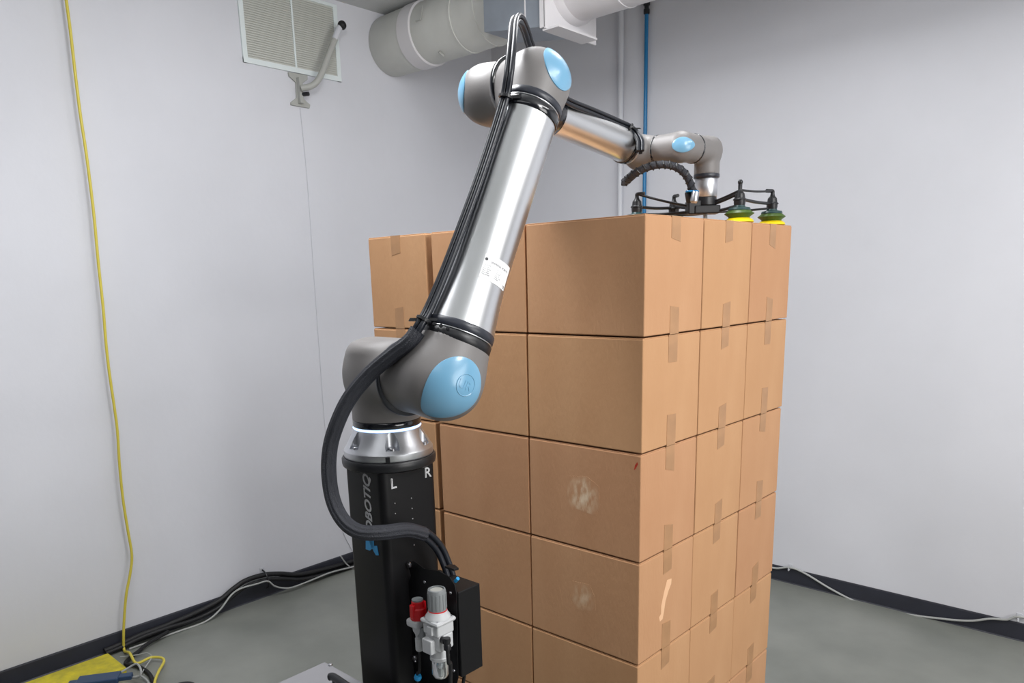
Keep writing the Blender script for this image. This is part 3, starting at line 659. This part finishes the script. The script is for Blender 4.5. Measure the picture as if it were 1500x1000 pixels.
# thin cord from mast down the wall
c0 = [on(0, XL+.004, x, y) for x, y in ((440, 158), (450, 260), (460, 400), (470, 540), (478, 640), (490, 700), (500, 770), (516, 806))]
tag(obj('thin_cord', MB().tube(c0, .0035, 8, 4), M_wall, smooth=True, loc=c0[-1]), 'thin white painted cord running down the left wall from the antenna mast', 'cord')

# ------------------------------------------------------------------ duct under the ceiling
YD, ZD, RD = 1.83, 3.605, .19
du = thing('air_duct', 'fat pale round air duct under the ceiling above the robot', 'duct', (XL, YD, ZD))
ex = np.array([1., 0, 0]); od = np.array([XL, YD, ZD])
obj('duct_section', MB().lathe([(RD-.006, 0.0), (RD, .02), (RD+.003, .36), (RD-.002, .4)], od, ex, 64), M_duct, du, smooth=True, angle=60)
obj('duct_collar', MB().lathe([(RD, .30), (RD+.008, .305), (RD+.008, .42), (RD, .425)], od, ex, 64), M_ductw, du, smooth=True, angle=40)
obj('duct_section', MB().lathe([(RD-.004, .40), (RD-.002, .8), (RD, 1.16), (RD-.01, 1.2)], od, ex, 64), M_duct, du, smooth=True, angle=60)
for h in (.78, .98): obj('seam_band', MB().lathe([(RD-.004, h), (RD+.003, h+.002), (RD+.003, h+.012), (RD-.004, h+.014)], od, ex, 64), M_duct, du, smooth=True)
# plenum: hexahedron, lower edge rises to the left
xa, xb, ya, yb, zb = -2.11, -1.655, 1.60, 2.05, 3.345
yc = 1.9; V = [(xa, ya, 3.415), (xb, ya, zb), (xb, yc, zb), (xa, yc, 3.415), (xa, ya, ZC-.002), (xb, ya, ZC-.002), (xb, yc, ZC-.002), (xa, yc, ZC-.002)]
Fh = [(3, 2, 1, 0), (4, 5, 6, 7), (0, 1, 5, 4), (1, 2, 6, 5), (2, 3, 7, 6), (3, 0, 4, 7)]
obj('plenum_box', MB().add(V, Fh), M_ductg, du, label='grey-blue sheet metal plenum box')
obj('plenum_seam', MB().box((-1.80, ya-.004, 3.372), (-1.793, ya, ZC)), M_ductw, du)
obj('plenum_flange', MB().box((xb-.03, ya-.012, zb-.004), (xb+.004, ya+.0, ZC)).box((xb, ya-.012, zb-.01), (xb+.01, yb, ZC)), M_ductw, du, label='white flange plate')
obj('plenum_tray', MB().box((xb-.02, ya, zb-.018), (xb+.09, yb-.1, zb-.008)), M_ductw, du)
o2 = np.array([xb, 1.83, 3.61])
obj('duct_collar', MB().lathe([(.215, .01), (.215, .03), (.2, .06)], o2, ex, 64), M_ductw, du, smooth=True, angle=40)
obj('duct_section', MB().lathe([(.2, .02), (.2, 1.4), (.2, 3.5)], o2, ex, 64), M_ductw, du, smooth=True, angle=60)
for h in (.35, .75): obj('seam_band', MB().lathe([(.199, h), (.204, h+.002), (.204, h+.014), (.199, h+.016)], o2, ex, 64), M_ductw, du, smooth=True)
pb = [at(616, 10, 1)]
def duct_pt(x, y):                                    # pixel -> point on the round duct
    v = ray(x, y); ww = CAM[1:]-np.array([YD, ZD]); aa = v[1]**2+v[2]**2; bb = 2*(v[1]*ww[0]+v[2]*ww[1]); c_ = ww@ww-(RD+.009)**2; D_ = bb*bb-4*aa*c_
    if D_ < 0: return None
    return CAM+v*((-bb-math.sqrt(D_))/(2*aa))
q = [duct_pt(*p) for p in ((619, 9), (616, 29), (609, 31))]
if all(x is not None for x in q): obj('tape_edge', MB().tube(q, .004, 6, 1, smooth=False), M_mast, du)
q = [duct_pt(*p) for p in ((643, 76), (650, 82))]
if all(x is not None for x in q): obj('strap_clip', MB().tube(q, .008, 6, 1, smooth=False), M_mast, du)

# ------------------------------------------------------------------ right wall pipes
xp = -2.0
cp_ = thing('conduit_pipe', 'white vertical conduit pipe on the right wall beside the blue line', 'pipe', (xp, YR-.02, 0))
obj('pipe', MB().lathe([(.019, .0), (.019, ZC)], (xp, YR-.02, 0), Z, 24), M_pvc, cp_, smooth=True)
for z in (.6, 1.8, 3.0): obj('pipe_strap', MB().lathe([(.021, z), (.021, z+.02)], (xp, YR-.02, 0), Z, 24), M_pvc, cp_, smooth=True)
xl_ = -1.80
bl = thing('air_line', 'bright blue vertical air line with black valve, on the right wall', 'pipe', (xl_, YR-.02, .4))
obj('tube', MB().lathe([(.0125, .4), (.0125, 3.74)], (xl_, YR-.02, 0), Z, 20), M_bline, bl, smooth=True)
obj('valve', MB().lathe([(.014, 3.70), (.02, 3.705), (.02, 3.73), (.015, 3.735), (.015, 3.75), (.022, 3.755), (.022, ZC)], (xl_, YR-.02, 0), Z, 20), M_black, bl, smooth=True, angle=30, label='black valve fitting')
obj('valve_lever', MB().box((-.045, -.008, 3.765), (.01, .008, 3.785), None, (xl_, YR-.03, 0)), M_black, bl, bevel=.002)

# ------------------------------------------------------------------ right wall cable with hooks
hx = [on(1, YR-.02, x, y) for x, y in ((1120, 828), (1137, 832), (1158, 831), (1180, 840), (1220, 864), (1262, 884), (1320, 898), (1380, 906), (1420, 909), (1450, 906), (1475, 907), (1493, 903), (1530, 915), (1600, 950))]
tag(obj('wall_cable', MB().tube(hx, .0065, 10, 6), M_wcord, smooth=True, loc=hx[0]), 'pale grey cable draped over the dark baseboard of the right wall', 'cable')
for k, (x, y) in enumerate(((1158, 830), (1493, 903))):
    p = on(1, YR, x, y); hk = thing('cable_hook', ('small clear wall hook near the box stack, holding the pale cable', 'small clear wall hook at the right edge of the photo')[k], 'hook', p, 'clear hooks above the right baseboard')
    obj('hook_plate', MB().box((-.014, -.004, -.018), (.014, 0, .022), None, p), M_pvc, hk, bevel=.002)
    obj('hook_arm', MB().tube([p+[0, -.004, .01], p+[0, -.014, -.012], p+[0, -.034, -.016], p+[0, -.036, .004]], .0035, 8, 4), M_pvc, hk, smooth=True)

# ------------------------------------------------------------------ left wall cables
def lw(pts, dx): return [on(0, XL+dx, x, y) for x, y in pts]
y_ = lw([(94, -30), (97, 0), (103, 45), (111, 115), (118, 170), (127, 230), (137, 310), (144, 385), (151, 450), (155, 500), (160, 545), (168, 600), (172, 632), (175, 680), (180, 730), (187, 775), (193, 812), (191, 838), (185, 870), (182, 905), (181, 930), (182, 952), (186, 968)], .07)
fy = [on(2, .03, x, y) for x, y in ((200, 971), (220, 963), (236, 963), (240, 969), (232, 984), (226, 1003), (224, 1050))]
y_[-1] = (y_[-2]+fy[0])/2; y_[-1][2] = .04
tag(obj('extension_cord', MB().tube(y_+fy, .0075, 10, 6), M_ycord, smooth=True, loc=fy[0]), 'long yellow cord hanging down the left wall to the floor', 'cord')
bc = lw([(153, 953), (175, 944), (205, 930), (240, 917), (285, 898), (320, 880), (342, 862), (360, 850), (385, 842), (410, 840), (440, 841), (480, 832), (522, 820), (560, 808), (620, 786), (700, 755)], .035)
for i, (dz, r) in enumerate(((0, .016), (-.03, .013))):
    pts = [np.array(p)+[.02*i, 0, dz if 3 < j else dz*.3] for j, p in enumerate(bc)]
    pts = [np.array([p[0], p[1], max(p[2], r+.002)]) for p in pts]
    tag(obj('power_cable', MB().tube(pts, r, 12, 6), M_bcord, smooth=True, loc=pts[0]), ('upper thick black cable strung along the left baseboard', 'lower black cable sagging beneath the thick one at the left baseboard')[i], 'cable', 'black cables along the left baseboard')
wc = lw([(190, 955), (215, 947), (238, 940), (262, 931), (300, 912), (322, 893), (338, 872), (352, 862), (376, 855), (392, 851), (402, 858), (415, 861), (428, 860), (450, 852), (485, 838), (520, 829), (560, 816), (620, 792), (690, 765)], .075)
wc = [np.array([p[0], p[1], max(p[2], .008)]) for p in wc]
tag(obj('network_cable', MB().tube(wc, .0055, 8, 6), M_wcord, smooth=True, loc=wc[0]), 'thin grey cable looping along the left baseboard below black cables', 'cable')
wc2 = lw([(499, 814), (506, 824), (514, 831), (524, 835), (545, 838)], .06); tag(obj('network_cable', MB().tube(wc2, .005, 8, 6), M_wcord, smooth=True, loc=wc2[0]), 'short pale cable dropping over the baseboard just left of the pedestal', 'cable')
p = on(0, XL, 384, 838); hk = thing('cable_hook', 'small hook with black tie holding cables at the left baseboard', 'hook', p)
obj('hook_plate', MB().box((0, -.016, -.01), (.005, .016, .035), None, p), M_pvc, hk, bevel=.002)
obj('hook_arm', MB().tube([p+[0, 0, .02], p+[.05, 0, .0], p+[.075, 0, -.07], p+[.04, 0, -.1]], .005, 8, 4), M_black, hk, smooth=True)

# ------------------------------------------------------------------ floor clutter bottom left
ca = on(2, .05, 157, 955); cb_ = on(2, .05, 182, 978)
tag(obj('foam_block', MB().box((ca[0]+.012, ca[1]-1.4, .0), (cb_[0], ca[1], .05)), M_yell, bevel=.004, loc=(ca[0], ca[1], 0)), 'long flat yellow foam block on the floor against the left baseboard', 'block')
dv = on(2, .08, 150, 992)
dev = thing('power_adapter', 'dark blue plastic connector box resting on the end of yellow block', 'adapter', (dv[0], dv[1], .05))
d1 = N(np.array([.55, .8, 0])); d2 = np.array([-d1[1], d1[0], 0])
obj('shell', MB().box((-.12, -.045, .052), (.08, .045, .085), (d1, d2, Z), (dv[0], dv[1], 0)), M_navy, dev, bevel=.006)
obj('plug', MB().box((.07, -.022, .056), (.14, .022, .08), (d1, d2, Z), (dv[0], dv[1], 0)), M_navy, dev, bevel=.004)
obj('latch', MB().box((-.16, -.03, .052), (-.11, .02, .078), (d1, d2, Z), (dv[0], dv[1], 0)), M_navy, dev, bevel=.004)
for k, (q, r, m, s) in enumerate((
    ([(176, 985, .06), (188, 978, .07), (200, 972, .09), (206, 980, .08), (205, 990, .05), (196, 992, .03), (188, 988, .04)], .0055, M_wcord, 'pale grey cord coiled beside the blue connector on the floor'),
    ([(192, 993, .02), (206, 990, .02), (218, 1000, .01), (226, 1020, .01)], .0055, M_wcord, 'pale cord leading off the bottom edge beside the yellow cord'),
    ([(176, 962, .02), (200, 959, .02), (215, 956, .03), (222, 962, .03), (214, 975, .02), (208, 985, .02)], .003, M_wcord, 'very thin grey wire looped over the floor near yellow cord'),
    ([(246, 925, .03), (232, 933, .03), (214, 944, .025), (204, 953, .02), (192, 962, .015), (184, 972, .015), (200, 975, .015), (216, 984, .012), (224, 998, .012), (228, 1030, .012)], .011, M_bcord, 'black cable curling on the floor from baseboard to the bottom edge'))):
    pts = [on(2, z, x, y) for x, y, z in q]; tag(obj('floor_cord', MB().tube(pts, r, 8, 6), m, smooth=True, loc=pts[0]), s, 'cord')
tp = on(2, .07, 268, 999); tl = thing('tape_measure', 'black and yellow hand tool lying on the floor at the bottom edge', 'tool', (tp[0], tp[1], 0))
obj('case', MB().lathe([(.07, 0), (.075, .01), (.075, .06), (.065, .07)], (tp[0]+.05, tp[1]-.03, 0), Z, 32), M_bcord, tl, smooth=True, angle=40)
obj('button', MB().box((-.018, -.012, .06), (.018, .012, .082), (R_*[1, 1, 0], np.cross(Z, R_*[1, 1, 0]), Z), (tp[0]+.055, tp[1]-.01, 0)), M_yell, tl, bevel=.003, label='yellow button')
